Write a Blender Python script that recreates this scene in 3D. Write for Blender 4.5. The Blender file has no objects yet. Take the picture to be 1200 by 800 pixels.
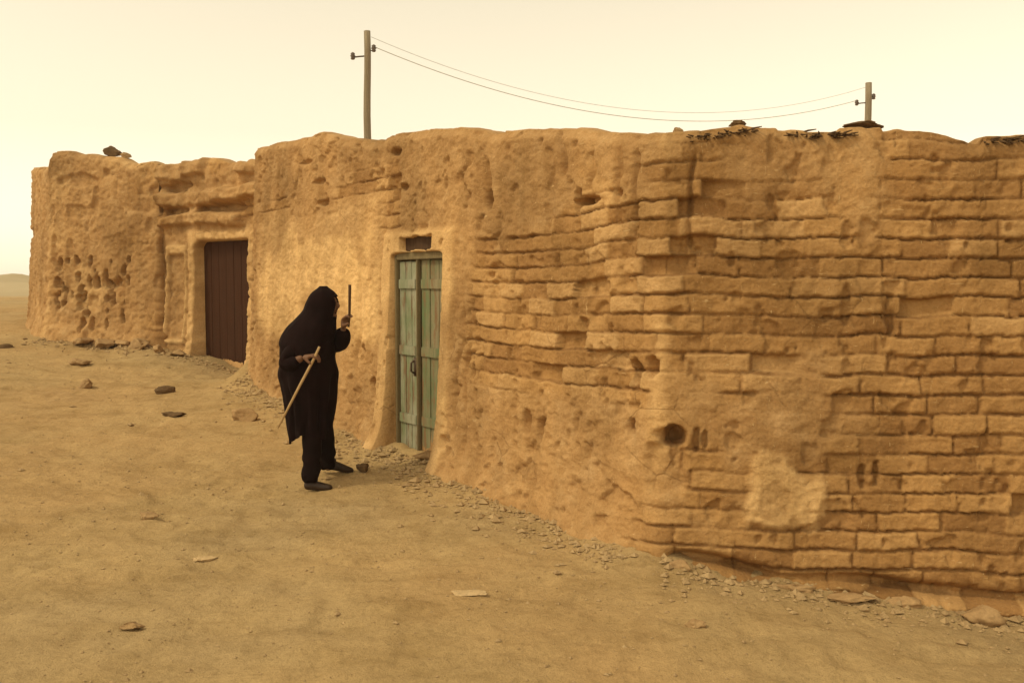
import bpy, bmesh, math, random
import numpy as np
from mathutils import Vector, Matrix

sc = bpy.context.scene
COL = sc.collection
R = math.radians

# ------------------------------------------------------------------ camera
cam_d = bpy.data.cameras.new('camera')
cam = bpy.data.objects.new('camera', cam_d); COL.objects.link(cam)
cam.location = (0, 0, 1.7)
cam.rotation_euler = (R(90 - 3.43), 0, 0)
cam_d.sensor_width = 36.0; cam_d.lens = 35.0
cam_d.clip_start = 0.05; cam_d.clip_end = 6000
sc.camera = cam

# ------------------------------------------------------------------ light
SUN_EL, SUN_AZ = 49, 246          # azimuth clockwise from +Y: veiled sun from the left, a little behind the camera
w = bpy.data.worlds.new('World'); sc.world = w; w.use_nodes = True
nt = w.node_tree; nt.nodes.clear()
sky = nt.nodes.new('ShaderNodeTexSky'); sky.sky_type = 'NISHITA'
sky.sun_disc = False; sky.sun_elevation = R(SUN_EL); sky.sun_rotation = R(SUN_AZ)
sky.dust_density = 0.3; sky.air_density = 2.6; sky.ozone_density = 1.0
hs = nt.nodes.new('ShaderNodeHueSaturation'); hs.inputs['Saturation'].default_value = 0.03
tintn = nt.nodes.new('ShaderNodeMix'); tintn.data_type = 'RGBA'; tintn.blend_type = 'MULTIPLY'
tintn.inputs['Factor'].default_value = 1.0
tintn.inputs[7].default_value = (1.0, 0.872, 0.64, 1)          # dust-laden air
bg = nt.nodes.new('ShaderNodeBackground'); bg.inputs['Strength'].default_value = 0.14
wo = nt.nodes.new('ShaderNodeOutputWorld')
nt.links.new(sky.outputs[0], hs.inputs['Color']); nt.links.new(hs.outputs[0], tintn.inputs[6])
nt.links.new(tintn.outputs[2], bg.inputs['Color']); nt.links.new(bg.outputs[0], wo.inputs[0])

sd = bpy.data.lights.new('sun', 'SUN'); sd.energy = 1.2; sd.angle = R(7); sd.color = (1.0, 0.86, 0.58)
sun = bpy.data.objects.new('sun', sd); COL.objects.link(sun)
az, el = R(SUN_AZ), R(SUN_EL)
sv = Vector((math.sin(az)*math.cos(el), math.cos(az)*math.cos(el), math.sin(el)))
sun.rotation_euler = sv.to_track_quat('Z', 'Y').to_euler()
sun.location = (-20, 5, 30)

vs = sc.view_settings
sc.display_settings.display_device = 'sRGB'
vs.view_transform = 'Standard'; vs.look = 'None'; vs.exposure = 0.46; vs.gamma = 1.0
vs.use_curve_mapping = False

# ------------------------------------------------------------------ noise
def _h(ix, iy, iz, seed):
    n = (ix.astype(np.int64)*374761393 + iy.astype(np.int64)*668265263 + iz.astype(np.int64)*2147483647 + seed*1274126177) & 0xffffffff
    n = ((n ^ (n >> 13))*1274126177) & 0xffffffff
    n = ((n ^ (n >> 16))*2246822519) & 0xffffffff
    n = n ^ (n >> 15)
    return (n & 0xffffff)/float(0xffffff)

def vn(x, y, z=None, seed=0):
    x = np.asarray(x, float); y = np.asarray(y, float)
    z = np.zeros_like(x) if z is None else np.asarray(z, float)
    x, y, z = np.broadcast_arrays(x, y, z)
    ix, iy, iz = np.floor(x), np.floor(y), np.floor(z)
    fx, fy, fz = x-ix, y-iy, z-iz
    ux, uy, uz = [t*t*t*(t*(t*6-15)+10) for t in (fx, fy, fz)]
    def L(a, b, t): return a+(b-a)*t
    def c(dx, dy, dz): return _h(ix+dx, iy+dy, iz+dz, seed)
    return L(L(L(c(0,0,0), c(1,0,0), ux), L(c(0,1,0), c(1,1,0), ux), uy),
             L(L(c(0,0,1), c(1,0,1), ux), L(c(0,1,1), c(1,1,1), ux), uy), uz)*2-1

def fbm(x, y, z=None, seed=0, oct=4, gain=0.5):
    a, s, t = 1.0, 0.0, 0.0
    x = np.asarray(x, float); y = np.asarray(y, float)
    for o in range(oct):
        s = s + a*vn(x*2**o+o*17.3, y*2**o-o*9.1, None if z is None else np.asarray(z)*2**o+o*5.7, seed+o)
        t += a; a *= gain
    return s/t

def sst(a, b, x):
    t = np.clip((x-a)/(b-a), 0, 1); return t*t*(3-2*t)

def box(x, a, b, e):                       # soft 0..1 window
    return sst(a-e, a+e, x)*(1-sst(b-e, b+e, x))

# ------------------------------------------------------------------ helpers
def link_mesh(name, me, mat=None, parent=None, smooth=True):
    o = bpy.data.objects.new(name, me); COL.objects.link(o)
    if mat: me.materials.append(mat)
    if smooth:
        me.polygons.foreach_set('use_smooth', [True]*len(me.polygons))
    if parent: o.parent = parent
    return o

def tag(o, label=None, cat=None, group=None, kind=None):
    if label: o['label'] = label
    if cat: o['category'] = cat
    if group: o['group'] = group
    if kind: o['kind'] = kind
    return o

def empty(name, loc=(0, 0, 0)):
    o = bpy.data.objects.new(name, None); COL.objects.link(o); o.location = loc
    o.empty_display_size = 0.2
    return o

def grid_mesh(name, P, closed=False, attr=None):
    """P: (rows, cols, 3)"""
    nr, nc = P.shape[:2]
    idx = np.arange(nr*nc).reshape(nr, nc)
    if closed:
        a = idx; b = np.roll(idx, -1, axis=1)
    else:
        a = idx[:, :-1]; b = idx[:, 1:]
    q = np.stack([a[:-1], b[:-1], b[1:], a[1:]], -1).reshape(-1, 4)
    me = bpy.data.meshes.new(name)
    me.vertices.add(nr*nc); me.vertices.foreach_set('co', P.reshape(-1).astype(np.float32))
    me.loops.add(q.size); me.loops.foreach_set('vertex_index', q.reshape(-1).astype(np.int32))
    me.polygons.add(len(q)); me.polygons.foreach_set('loop_start', np.arange(0, q.size, 4, dtype=np.int32))
    me.update(calc_edges=True)
    if attr is not None:
        ca = me.color_attributes.new('tint', 'FLOAT_COLOR', 'POINT')
        ca.data.foreach_set('color', attr.reshape(-1).astype(np.float32))
    return me

def bm_mesh(name, bm):
    me = bpy.data.meshes.new(name); bm.normal_update(); bm.to_mesh(me); bm.free(); return me

def bm_box(bm, c, s, rz=0.0, bev=0.0, origin=None):
    r = bmesh.ops.create_cube(bm, size=1.0)
    M = Matrix.Translation(Vector(c)) @ Matrix.Rotation(rz, 4, 'Z') @ Matrix.Diagonal((*s, 1))
    bmesh.ops.transform(bm, matrix=M, verts=r['verts'])
    if bev > 0:
        es = list({e for v in r['verts'] for e in v.link_edges})
        bmesh.ops.bevel(bm, geom=es, offset=bev, segments=2, affect='EDGES')

def tube_bm(bm, pts, rad, n=10, cap=True):
    pts = [Vector(p) for p in pts]
    if not hasattr(rad, '__len__'): rad = [rad]*len(pts)
    rings = []
    for i, p in enumerate(pts):
        t = (pts[min(i+1, len(pts)-1)]-pts[max(i-1, 0)]).normalized()
        u = t.cross(Vector((0.13, 0.97, 0.21))).normalized(); v = t.cross(u)
        rings.append([bm.verts.new(p+(u*math.cos(2*math.pi*k/n)+v*math.sin(2*math.pi*k/n))*rad[i]) for k in range(n)])
    for a, b in zip(rings, rings[1:]):
        for k in range(n):
            bm.faces.new((a[k], a[(k+1) % n], b[(k+1) % n], b[k]))
    if cap:
        bm.faces.new(rings[0][::-1]); bm.faces.new(rings[-1])

# ------------------------------------------------------------------ materials
def newmat(name, rough=0.9, spec=0.2):
    m = bpy.data.materials.new(name); m.use_nodes = True
    n = m.node_tree; b = n.nodes['Principled BSDF']
    b.inputs['Roughness'].default_value = rough
    b.inputs['Specular IOR Level'].default_value = spec
    return m, n, b

def nd(n, t, **kw):
    x = n.nodes.new(t)
    for k, v in kw.items():
        if k in x.inputs: x.inputs[k].default_value = v
        else: setattr(x, k, v)
    return x

def noise(n, scale, detail=6, rough=0.6, vec=None, dist=0.0):
    x = nd(n, 'ShaderNodeTexNoise'); x.inputs['Scale'].default_value = scale
    x.inputs['Detail'].default_value = detail; x.inputs['Roughness'].default_value = rough
    x.inputs['Distortion'].default_value = dist
    if vec is not None: n.links.new(vec, x.inputs['Vector'])
    return x.outputs['Fac']

def ramp(n, fac, stops):
    r = nd(n, 'ShaderNodeValToRGB'); cr = r.color_ramp
    while len(cr.elements) < len(stops): cr.elements.new(0.5)
    for e, (p, c) in zip(cr.elements, stops):
        e.position = p; e.color = (*c, 1) if len(c) == 3 else c
    n.links.new(fac, r.inputs[0]); return r.outputs[0]

def mix(n, fac, a, b, mode='MIX'):
    x = nd(n, 'ShaderNodeMix', data_type='RGBA', blend_type=mode)
    for s, v in ((0, fac), (6, a), (7, b)):
        if isinstance(v, (int, float)): x.inputs[s].default_value = v
        elif isinstance(v, tuple): x.inputs[s].default_value = (*v, 1) if len(v) == 3 else v
        else: n.links.new(v, x.inputs[s])
    return x.outputs[2]

def mathn(n, op, a, b):
    x = nd(n, 'ShaderNodeMath', operation=op)
    for i, v in enumerate((a, b)):
        if isinstance(v, (int, float)): x.inputs[i].default_value = v
        else: n.links.new(v, x.inputs[i])
    return x.outputs[0]

def bump(n, b, h, strength, dist, prev=None):
    x = nd(n, 'ShaderNodeBump'); x.inputs['Strength'].default_value = strength; x.inputs['Distance'].default_value = dist
    n.links.new(h, x.inputs['Height'])
    if prev is not None: n.links.new(prev, x.inputs['Normal'])
    n.links.new(x.outputs[0], b.inputs['Normal']); return x.outputs[0]

def coord(n): return nd(n, 'ShaderNodeTexCoord').outputs['Object']

def stretch(n, vec, s):
    m = nd(n, 'ShaderNodeMapping'); m.inputs['Scale'].default_value = s; n.links.new(vec, m.inputs[0]); return m.outputs[0]

def mud_wall_mat(name, k=(1, 1, 1)):
    """mud brick: 'tint' R = own colour of each brick, G = mud plaster, B = mortar, A = pale lime plaster"""
    m, n, b = newmat(name, 0.95, 0.12)
    kk = lambda c: tuple(c[i]*k[i] for i in range(3))
    oc = coord(n)
    at = nd(n, 'ShaderNodeVertexColor', layer_name='tint')
    sp = nd(n, 'ShaderNodeSeparateColor'); n.links.new(at.outputs['Color'], sp.inputs[0])
    big = noise(n, 0.9, 5, 0.6, oc); mid = noise(n, 5, 7, 0.65, oc); fine = noise(n, 55, 6, 0.7, oc)
    brick = ramp(n, sp.outputs[0], [(0.0, kk((.31, .165, .060))), (0.35, kk((.375, .208, .076))), (0.7, kk((.43, .247, .094))), (1.0, kk((.50, .305, .130)))])
    brick = mix(n, mathn(n, 'MULTIPLY', mid, 0.12), brick, kk((.37, .212, .082)))
    plas = ramp(n, mid, [(0.3, kk((.35, .195, .076))), (0.52, kk((.41, .242, .100))), (0.7, kk((.47, .295, .135)))])
    mort = ramp(n, mid, [(0.35, kk((.19, .092, .032))), (0.65, kk((.27, .138, .050)))])
    lime = ramp(n, mid, [(0.3, kk((.58, .365, .155))), (0.6, kk((.70, .46, .21)))])
    c = mix(n, sp.outputs[2], brick, mort)
    c = mix(n, sp.outputs[1], c, plas)
    c = mix(n, at.outputs['Alpha'], c, lime)
    c = mix(n, 1.0, c, ramp(n, big, [(0.3, (.66, .64, .60)), (0.5, (1, 1, 1)), (0.7, (1.16, 1.16, 1.14))]), 'MULTIPLY')
    streak = noise(n, 3.2, 5, 0.6, stretch(n, oc, (1.6, 1.6, .22)))
    c = mix(n, 0.8, c, ramp(n, streak, [(0.35, (.80, .78, .74)), (0.55, (1, 1, 1)), (.75, (1.06, 1.06, 1.06))]), 'MULTIPLY')
    c = mix(n, 0.8, c, ramp(n, fine, [(0.3, (.78, .76, .73)), (0.5, (1, 1, 1)), (0.72, (1.14, 1.14, 1.14))]), 'MULTIPLY')
    straw = noise(n, 34, 2, .5, stretch(n, oc, (2.6, 2.6, .35)), 1.2)
    straw2 = noise(n, 30, 2, .5, stretch(n, oc, (.4, .4, 3.2)), 1.2)
    c = mix(n, mathn(n, 'MULTIPLY', ramp(n, mathn(n, 'MAXIMUM', straw, straw2), [(.70, (0, 0, 0)), (.74, (1, 1, 1))]), .55), c, kk((.62, .44, .22)))
    vc = nd(n, 'ShaderNodeTexVoronoi', feature='DISTANCE_TO_EDGE'); vc.inputs['Scale'].default_value = 4.0
    n.links.new(mix(n, .30, oc, nd(n, 'ShaderNodeTexNoise', Scale=4.0, Detail=8.0).outputs['Color']), vc.inputs['Vector'])
    crk = mathn(n, 'MULTIPLY', ramp(n, vc.outputs['Distance'], [(.0, (1, 1, 1)), (.012, (.6, .6, .6)), (.022, (0, 0, 0))]), ramp(n, noise(n, 1.4, 3, .6, oc), [(.54, (0, 0, 0)), (.66, (1, 1, 1))]))
    c = mix(n, mathn(n, 'MULTIPLY', crk, .35), c, kk((.13, .065, .024)))
    n.links.new(c, b.inputs['Base Color'])
    p = bump(n, b, mid, 0.5, 0.03)
    p = bump(n, b, mathn(n, 'SUBTRACT', 1.0, crk), .5, .006, p)
    vo = nd(n, 'ShaderNodeTexVoronoi'); vo.inputs['Scale'].default_value = 42; n.links.new(mix(n, .04, oc, nd(n, 'ShaderNodeTexNoise', Scale=9.0).outputs['Color']), vo.inputs['Vector'])
    p = bump(n, b, vo.outputs['Distance'], 0.35, 0.008, p)
    p = bump(n, b, fine, 0.7, 0.010, p)
    chips = noise(n, 150, 3, .6, stretch(n, oc, (1, 1, .35)))
    p = bump(n, b, chips, 0.4, 0.004, p)
    return m

M = {}
M['mud'] = mud_wall_mat('mud_brick')
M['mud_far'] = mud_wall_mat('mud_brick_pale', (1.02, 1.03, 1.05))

m, n, b = newmat('earth', 0.97, 0.1); oc = coord(n)
big = noise(n, .32, 4, .55, oc); mid = noise(n, 1.7, 6, .6, stretch(n, oc, (.8, 1.3, 1))); fine = noise(n, 26, 7, .72, oc); grit = noise(n, 120, 3, .6, oc)
c = ramp(n, big, [(.30, (.385, .275, .140)), (.48, (.425, .290, .132)), (.62, (.43, .278, .122)), (.75, (.385, .245, .112))])
c = mix(n, .85, c, ramp(n, mid, [(.30, (.80, .78, .72)), (.5, (1, 1, 1)), (.7, (1.12, 1.13, 1.14))]), 'MULTIPLY')
stk = noise(n, 4.2, 5, .6, stretch(n, oc, (.45, 1.5, 1)))
c = mix(n, .8, c, ramp(n, stk, [(.32, (.84, .82, .78)), (.48, (1, 1, 1)), (.66, (1.0, 1.0, 1.0)), (.74, (1.14, 1.15, 1.16))]), 'MULTIPLY')
c = mix(n, .75, c, ramp(n, fine, [(.32, (.76, .75, .72)), (.5, (1, 1, 1)), (.7, (1.13, 1.13, 1.13))]), 'MULTIPLY')
c = mix(n, .5, c, ramp(n, grit, [(.33, (.70, .69, .66)), (.45, (1, 1, 1)), (.68, (1.12, 1.12, 1.12))]), 'MULTIPLY')
n.links.new(c, b.inputs['Base Color'])
p = bump(n, b, fine, .75, .03); p = bump(n, b, grit, .55, .008, p)
M['earth'] = m

def stone_mat(name, a, bcol):
    m, n, b = newmat(name, .92, .2); oc = coord(n)
    oi = nd(n, 'ShaderNodeObjectInfo')
    v = noise(n, 9, 7, .65, oc); f = noise(n, 60, 5, .7, oc)
    c = ramp(n, v, [(.3, a), (.7, bcol)])
    c = mix(n, .6, c, ramp(n, f, [(.3, (.7, .7, .7)), (.6, (1.1, 1.1, 1.1))]), 'MULTIPLY')
    n.links.new(c, b.inputs['Base Color']); p = bump(n, b, v, .5, .02); bump(n, b, f, .4, .006, p)
    return m
M['stone'] = stone_mat('stone', (.25, .15, .065), (.40, .26, .12))
M['stone_dark'] = stone_mat('dark_stone', (.085, .05, .022), (.16, .095, .042))
M['stone_pale'] = stone_mat('pale_stone', (.42, .29, .14), (.56, .40, .21))
M['grit'] = stone_mat('grit', (.29, .19, .09), (.43, .30, .15))
M['clod'] = stone_mat('mud_clod', (.31, .19, .085), (.42, .27, .125))

def wood_mat(name, a, bcol, dirs=(14, 14, 1.1), rough=.85):
    m, n, b = newmat(name, rough, .2); oc = coord(n)
    g = noise(n, 2.2, 7, .65, stretch(n, oc, dirs), .4); f = noise(n, 40, 4, .6, oc)
    c = ramp(n, g, [(.3, a), (.7, bcol)])
    c = mix(n, .5, c, ramp(n, f, [(.3, (.75, .75, .75)), (.65, (1.1, 1.1, 1.1))]), 'MULTIPLY')
    n.links.new(c, b.inputs['Base Color']); bump(n, b, g, .5, .008)
    return m
M['pole'] = wood_mat('pole_wood', (.20, .155, .095), (.30, .24, .155))
M['cane'] = wood_mat('cane_wood', (.36, .23, .10), (.48, .33, .16))
M['dark_stick'] = wood_mat('dark_wood', (.045, .022, .01), (.085, .045, .02))
M['brown_door'] = wood_mat('brown_door_wood', (.040, .0135, .004), (.056, .019, .006))
M['frame'] = wood_mat('frame_wood', (.13, .10, .05), (.22, .165, .08))
M['brush'] = wood_mat('brushwood', (.06, .033, .014), (.14, .08, .035), (3, 3, 3))

def painted_door(name, paint1, paint2, bare, off):
    m, n, b = newmat(name, .75, .25); oc = coord(n)
    ov = nd(n, 'ShaderNodeMapping'); ov.inputs['Location'].default_value = off; n.links.new(oc, ov.inputs[0]); oc = ov.outputs[0]
    g = noise(n, 2.0, 6, .65, stretch(n, oc, (16, 16, 1.0)), .3)
    pt = noise(n, 2.6, 5, .6, stretch(n, oc, (1.6, 1.6, .8)))
    wear = noise(n, 4.5, 8, .72, stretch(n, oc, (3, 3, .7)))
    c = mix(n, ramp(n, pt, [(.4, (0, 0, 0)), (.6, (1, 1, 1))]), paint1, paint2)
    c = mix(n, ramp(n, wear, [(.51, (0, 0, 0)), (.60, (1, 1, 1))]), c, bare)
    c = mix(n, .6, c, ramp(n, g, [(.3, (.65, .65, .62)), (.6, (1.05, 1.05, 1.05))]), 'MULTIPLY')
    n.links.new(c, b.inputs['Base Color']); p = bump(n, b, g, .45, .006); bump(n, b, wear, .3, .004, p)
    return m
M['door_pale'] = painted_door('pale_green_paint', (.30, .29, .20), (.18, .21, .11), (.19, .125, .065), (0, 0, 0))
M['door_brown'] = painted_door('worn_green_paint', (.24, .20, .11), (.13, .17, .075), (.21, .125, .055), (3.1, .7, 1.9))

def plain(name, col, rough=.7, metal=0.0, var=.25, scale=20):
    m, n, b = newmat(name, rough, .3); oc = coord(n); b.inputs['Metallic'].default_value = metal
    v = noise(n, scale, 5, .6, oc)
    c = mix(n, 1.0, col, ramp(n, v, [(.3, (1-var,)*3), (.7, (1+var,)*3)]), 'MULTIPLY')
    n.links.new(c, b.inputs['Base Color']); return m
M['iron'] = plain('rusty_iron', (.10, .065, .04), .7, .4)
M['insulator'] = plain('insulator_ceramic', (.12, .09, .07), .3)
M['cable'] = plain('cable_rubber_hazed', (.42, .38, .30), .6)  # paled: fading by distance haze is put into the cable colour
M['skin'] = plain('skin', (.16, .078, .040), .6, 0, .12)
M['hair'] = plain('dark_hair', (.015, .01, .008), .5)
M['shoe'] = plain('shoe_leather', (.030, .016, .008), .55)
def cloth(name, col):
    m, n, b = newmat(name, .95, .1); oc = coord(n)
    v = noise(n, 8, 5, .6, oc); wv = noise(n, 260, 2, .5, oc)
    c = mix(n, 1.0, col, ramp(n, v, [(.3, (.75, .75, .75)), (.7, (1.3, 1.25, 1.25))]), 'MULTIPLY')
    n.links.new(c, b.inputs['Base Color'])
    b.inputs['Sheen Weight'].default_value = 0.0
    bump(n, b, wv, .2, .002); return m
M['robe'] = cloth('dark_wool', (.0085, .0030, .0026))
M['trouser'] = cloth('dark_trouser_cloth', (.008, .0032, .0026))
m, n, b = newmat('hill_rock', .95, .1); oc = coord(n)
v = noise(n, .02, 6, .6, oc)
n.links.new(ramp(n, v, [(.35, (.36, .27, .14)), (.65, (.44, .34, .19))]), b.inputs['Base Color'])
M['hill'] = m

# ------------------------------------------------------------------ terrain
CP = np.array([  # x, y, ground height
    (.91, 6.02, 0), (3.01, 5.75, -.22), (-.84, 8.83, .20), (0.05, 7.4, .10), (-3.04, 11.84, .50), (-2.1, 10.5, .36), (-4.47, 14.25, .60),
    (-3.63, 13.7, .42), (-5.21, 14.79, .66), (-7.13, 15.45, .80), (-8.05, 16.76, 1.04), (-1.58, 7.74, .08), (-2.1, 4.4, -.10),
    (0, 4.4, -.10), (2.2, 4.6, -.22), (0, 0, -.16), (-5, 3, -.08), (5, 0, -.42), (7, 5, -.42), (-6, 9, .33), (-10, 10, .5),
    (-10.5, 21, 1.25), (-11, 30, 1.42), (-30, 40, 1.5), (20, 30, 1.2), (0, 25, 1.0), (0, -10, -.3), (-20, 0, .1), (15, 12, .1), (-3.5, 8, .16), (-4, 11.5, .42)])
def _phi(r): return np.sqrt(r*r + 0.6)
_A = _phi(np.hypot(CP[:, None, 0]-CP[None, :, 0], CP[:, None, 1]-CP[None, :, 1]))
_n = len(CP)
_S = np.zeros((_n+1, _n+1)); _S[:_n, :_n] = _A + 0.02*np.eye(_n)*-1; _S[:_n, _n] = 1; _S[_n, :_n] = 1
_W = np.linalg.solve(_S, np.append(CP[:, 2], 0))

def seg_dist(x, y, pts):
    d = np.full(np.shape(x), 1e9)
    for (ax, ay), (bx, by) in zip(pts, pts[1:]):
        L2 = (bx-ax)**2+(by-ay)**2
        t = np.clip(((x-ax)*(bx-ax)+(y-ay)*(by-ay))/L2, 0, 1)
        d = np.minimum(d, np.hypot(x-ax-t*(bx-ax), y-ay-t*(by-ay)))
    return d

LL, CC, RR = (-3.036, 11.84), (.912, 6.024), (3.01, 5.75)
G0, G1 = (-5.209, 14.792), (-3.630, 13.707)
H0, HS = (-7.133, 15.447), (-8.049, 16.765)
def ground_base(x, y):
    x = np.asarray(x, float); y = np.asarray(y, float)
    h = np.full(x.shape, _W[_n])
    for k in range(_n):
        h = h + _W[k]*_phi(np.hypot(x-CP[k, 0], y-CP[k, 1]))
    r = np.hypot(x, y)
    h = 1.32-np.logaddexp(0, (1.32-h)*5)/5-0.0 if False else 1.40-np.logaddexp(0, (1.40-h)*6)/6
    f = sst(28, 60, r)
    return h*(1-f) + .35*f
def ground(x, y, detail=True):
    h = ground_base(x, y)
    r = np.hypot(x, y)
    near = 1-sst(20, 45, r)
    # soft drift of eroded mud against the walls
    dw = seg_dist(x, y, [LL, CC]); h = h + near*.10*np.exp(-dw/.28)*(0.6+.6*vn(x*1.7, y*1.7, seed=5))
    dr = seg_dist(x, y, [CC, RR, (7, 5.2)]); h = h + near*.05*np.exp(-dr/.22)*(0.4+.9*vn(x*2.1, y*2.1, seed=6))
    dg = seg_dist(x, y, [H0, G0]); h = h + near*.14*np.exp(-dg/.5)*(0.7+.6*vn(x*1.3, y*1.3, seed=7))
    # mound in front of the brown doorway and at the house corner
    h = h + .09*np.exp(-((x+4.75)/.75)**2-((y-13.6)/.6)**2) + .30*np.exp(-((x+3.10)/.26)**2-((y-12.1)/.40)**2)
    if detail:
        h = h + near*(.035*fbm(x*.8, y*1.0, seed=11) + .020*fbm(x*2.6, y*3.6, seed=12) + .008*fbm(x*9, y*12, seed=13, oct=3))
        # footprints and scuffs in the dust
        s = vn(x*3.1+2*vn(x*.6, y*.6, seed=3), y*5.2, seed=21); h = h - near*.018*sst(.45, .75, s)
        s = vn(x*5.7, y*8.3, seed=22); h = h - near*.010*sst(.5, .8, s)
        h = h + near*.007*fbm(x*15, y*17, seed=23, oct=2)-near*.010*sst(.30, .42, fbm(x*4.2, y*5.5, seed=24, oct=3))
    return h

def lines(parts):
    out = []
    for a, b, st in parts:
        k = max(1, int(round((b-a)/st))); out.append(np.linspace(a, b, k, endpoint=False))
    out.append([parts[-1][1]]); return np.concatenate(out)
gx = lines([(-3000, -300, 300), (-300, -60, 24), (-60, -20, 2.5), (-20, -10, .4), (-10, -6, .07), (-6, 4.2, .030), (4.2, 9, .12), (9, 20, .8), (20, 60, 4), (60, 300, 24), (300, 3000, 300)])
gy = lines([(-600, -60, 90), (-60, -10, 5), (-10, 2, .6), (2, 3.6, .08), (3.6, 8.5, .030), (8.5, 16.5, .05), (16.5, 24, .2), (24, 40, .8), (40, 100, 5), (100, 500, 40), (500, 4000, 350)])
X, Y = np.meshgrid(gx, gy)
Z = ground(X, Y)
me = grid_mesh('ground', np.stack([X, Y, Z], -1))
g = link_mesh('ground', me, M['earth']); tag(g, kind='structure', label='dusty tan earth street sloping up to the left', cat='ground')
def gz(x, y): return float(ground(np.array([x]), np.array([y]))[0])

# low far hills on the left horizon
hx = np.linspace(-190, 120, 220); hy = np.linspace(92, 190, 40)
X, Y = np.meshgrid(hx, hy)
t = (Y-92)/98
prof = np.sin(np.pi*np.clip(t, 0, 1))
Z = .28 + prof*(1.35+1.0*fbm(X*.09, Y*.03, seed=31)+.9*np.exp(-((X+71)/4)**2)+.55*fbm(X*.35, Y*.2, seed=33))
o = link_mesh('hills', grid_mesh('hills', np.stack([X, Y, Z], -1)), M['hill']); tag(o, kind='structure', label='low pale hills on the far left horizon', cat='hills')

# ------------------------------------------------------------------ mud walls
def resample(poly, specs, closed, r=.02):
    """poly: list (x,y); specs: per segment step list; returns s, xy, normal"""
    P = np.array(poly, float)
    if closed: P = np.vstack([P, P[:1]])
    segL = np.hypot(*(P[1:]-P[:-1]).T); cs = np.concatenate([[0], np.cumsum(segL)])
    s = []
    for i, sp in enumerate(specs):
        for a, b, st in sp:
            a = cs[i]+a; b = cs[i+1] if b is None else cs[i]+b
            k = max(1, int(round((b-a)/st))); s.append(np.linspace(a, b, k, endpoint=False))
    s = np.concatenate(s)
    if not closed: s = np.append(s, cs[-1])
    def at(q):
        q = np.mod(q, cs[-1]) if closed else np.clip(q, 0, cs[-1])
        return np.stack([np.interp(q, cs, P[:, 0]), np.interp(q, cs, P[:, 1])], -1)
    offs = np.linspace(-r, r, 9)
    XY = sum(at(s+o) for o in offs)/9
    T = at(s+r)-at(s-r); T /= np.linalg.norm(T, axis=1)[:, None]
    N = np.stack([T[:, 1], -T[:, 0]], -1)
    return s, XY, N, cs

def bricks(s, z, seed, ch=.114, bl=.33, wob=.04):
    """returns groove 0..1, per-brick random a, b"""
    zz = z + wob*fbm(s*.55, z*.5, seed=seed+1, oct=3) + .012*vn(s*4, z*1.5, seed=seed+2)
    zz = zz + .009*fbm(s*14, z*14, seed=seed+13, oct=3, gain=.6)
    row = np.floor(zz/ch); fz = zz/ch-row
    rj = _h(row, row*0, row*0, seed+3)
    u = s/bl*(.8+.5*rj) + rj*7.3 + .035*fbm(s*13, z*13, seed=seed+4, oct=3, gain=.6)
    colm = np.floor(u); fu = u-colm
    gap = .10 + .09*(vn(s*1.3, z*2, seed=seed+5)+1)*.5
    dz = np.minimum(fz, 1-fz)*2; du = np.minimum(fu, 1-fu)*2*bl/ch
    gz_ = 1-sst(gap*.6, gap*1.35, dz); gu = 1-sst(gap*.4, gap*1.3, du)
    gz_ = gz_*(.45+.55*sst(-.35, .15, vn(s*2.3, z*7, seed=seed+11))); gu = gu*.7*sst(-.25, .25, vn(s*3.1, z*5, seed=seed+12))
    groove = np.maximum(gz_, gu)
    ra = _h(row, colm, row*0, seed+6); rb = _h(row, colm, row*0, seed+7); rc = _h(row, colm, row*0, seed+8)
    tilt = (rc-.5)*(fu-.5)*.016 + (rb-.5)*(fz-.5)*.008
    return groove, ra, rb, tilt

def ell(s, z, cs_, cz, rs, rz, warp=0.0, seed=0):
    d = np.sqrt(((s-cs_)/rs)**2+((z-cz)/rz)**2)
    if warp: d = d + warp*fbm(s*9, z*9, seed=seed, oct=3)
    return 1-sst(.75, 1.12, d)

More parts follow.
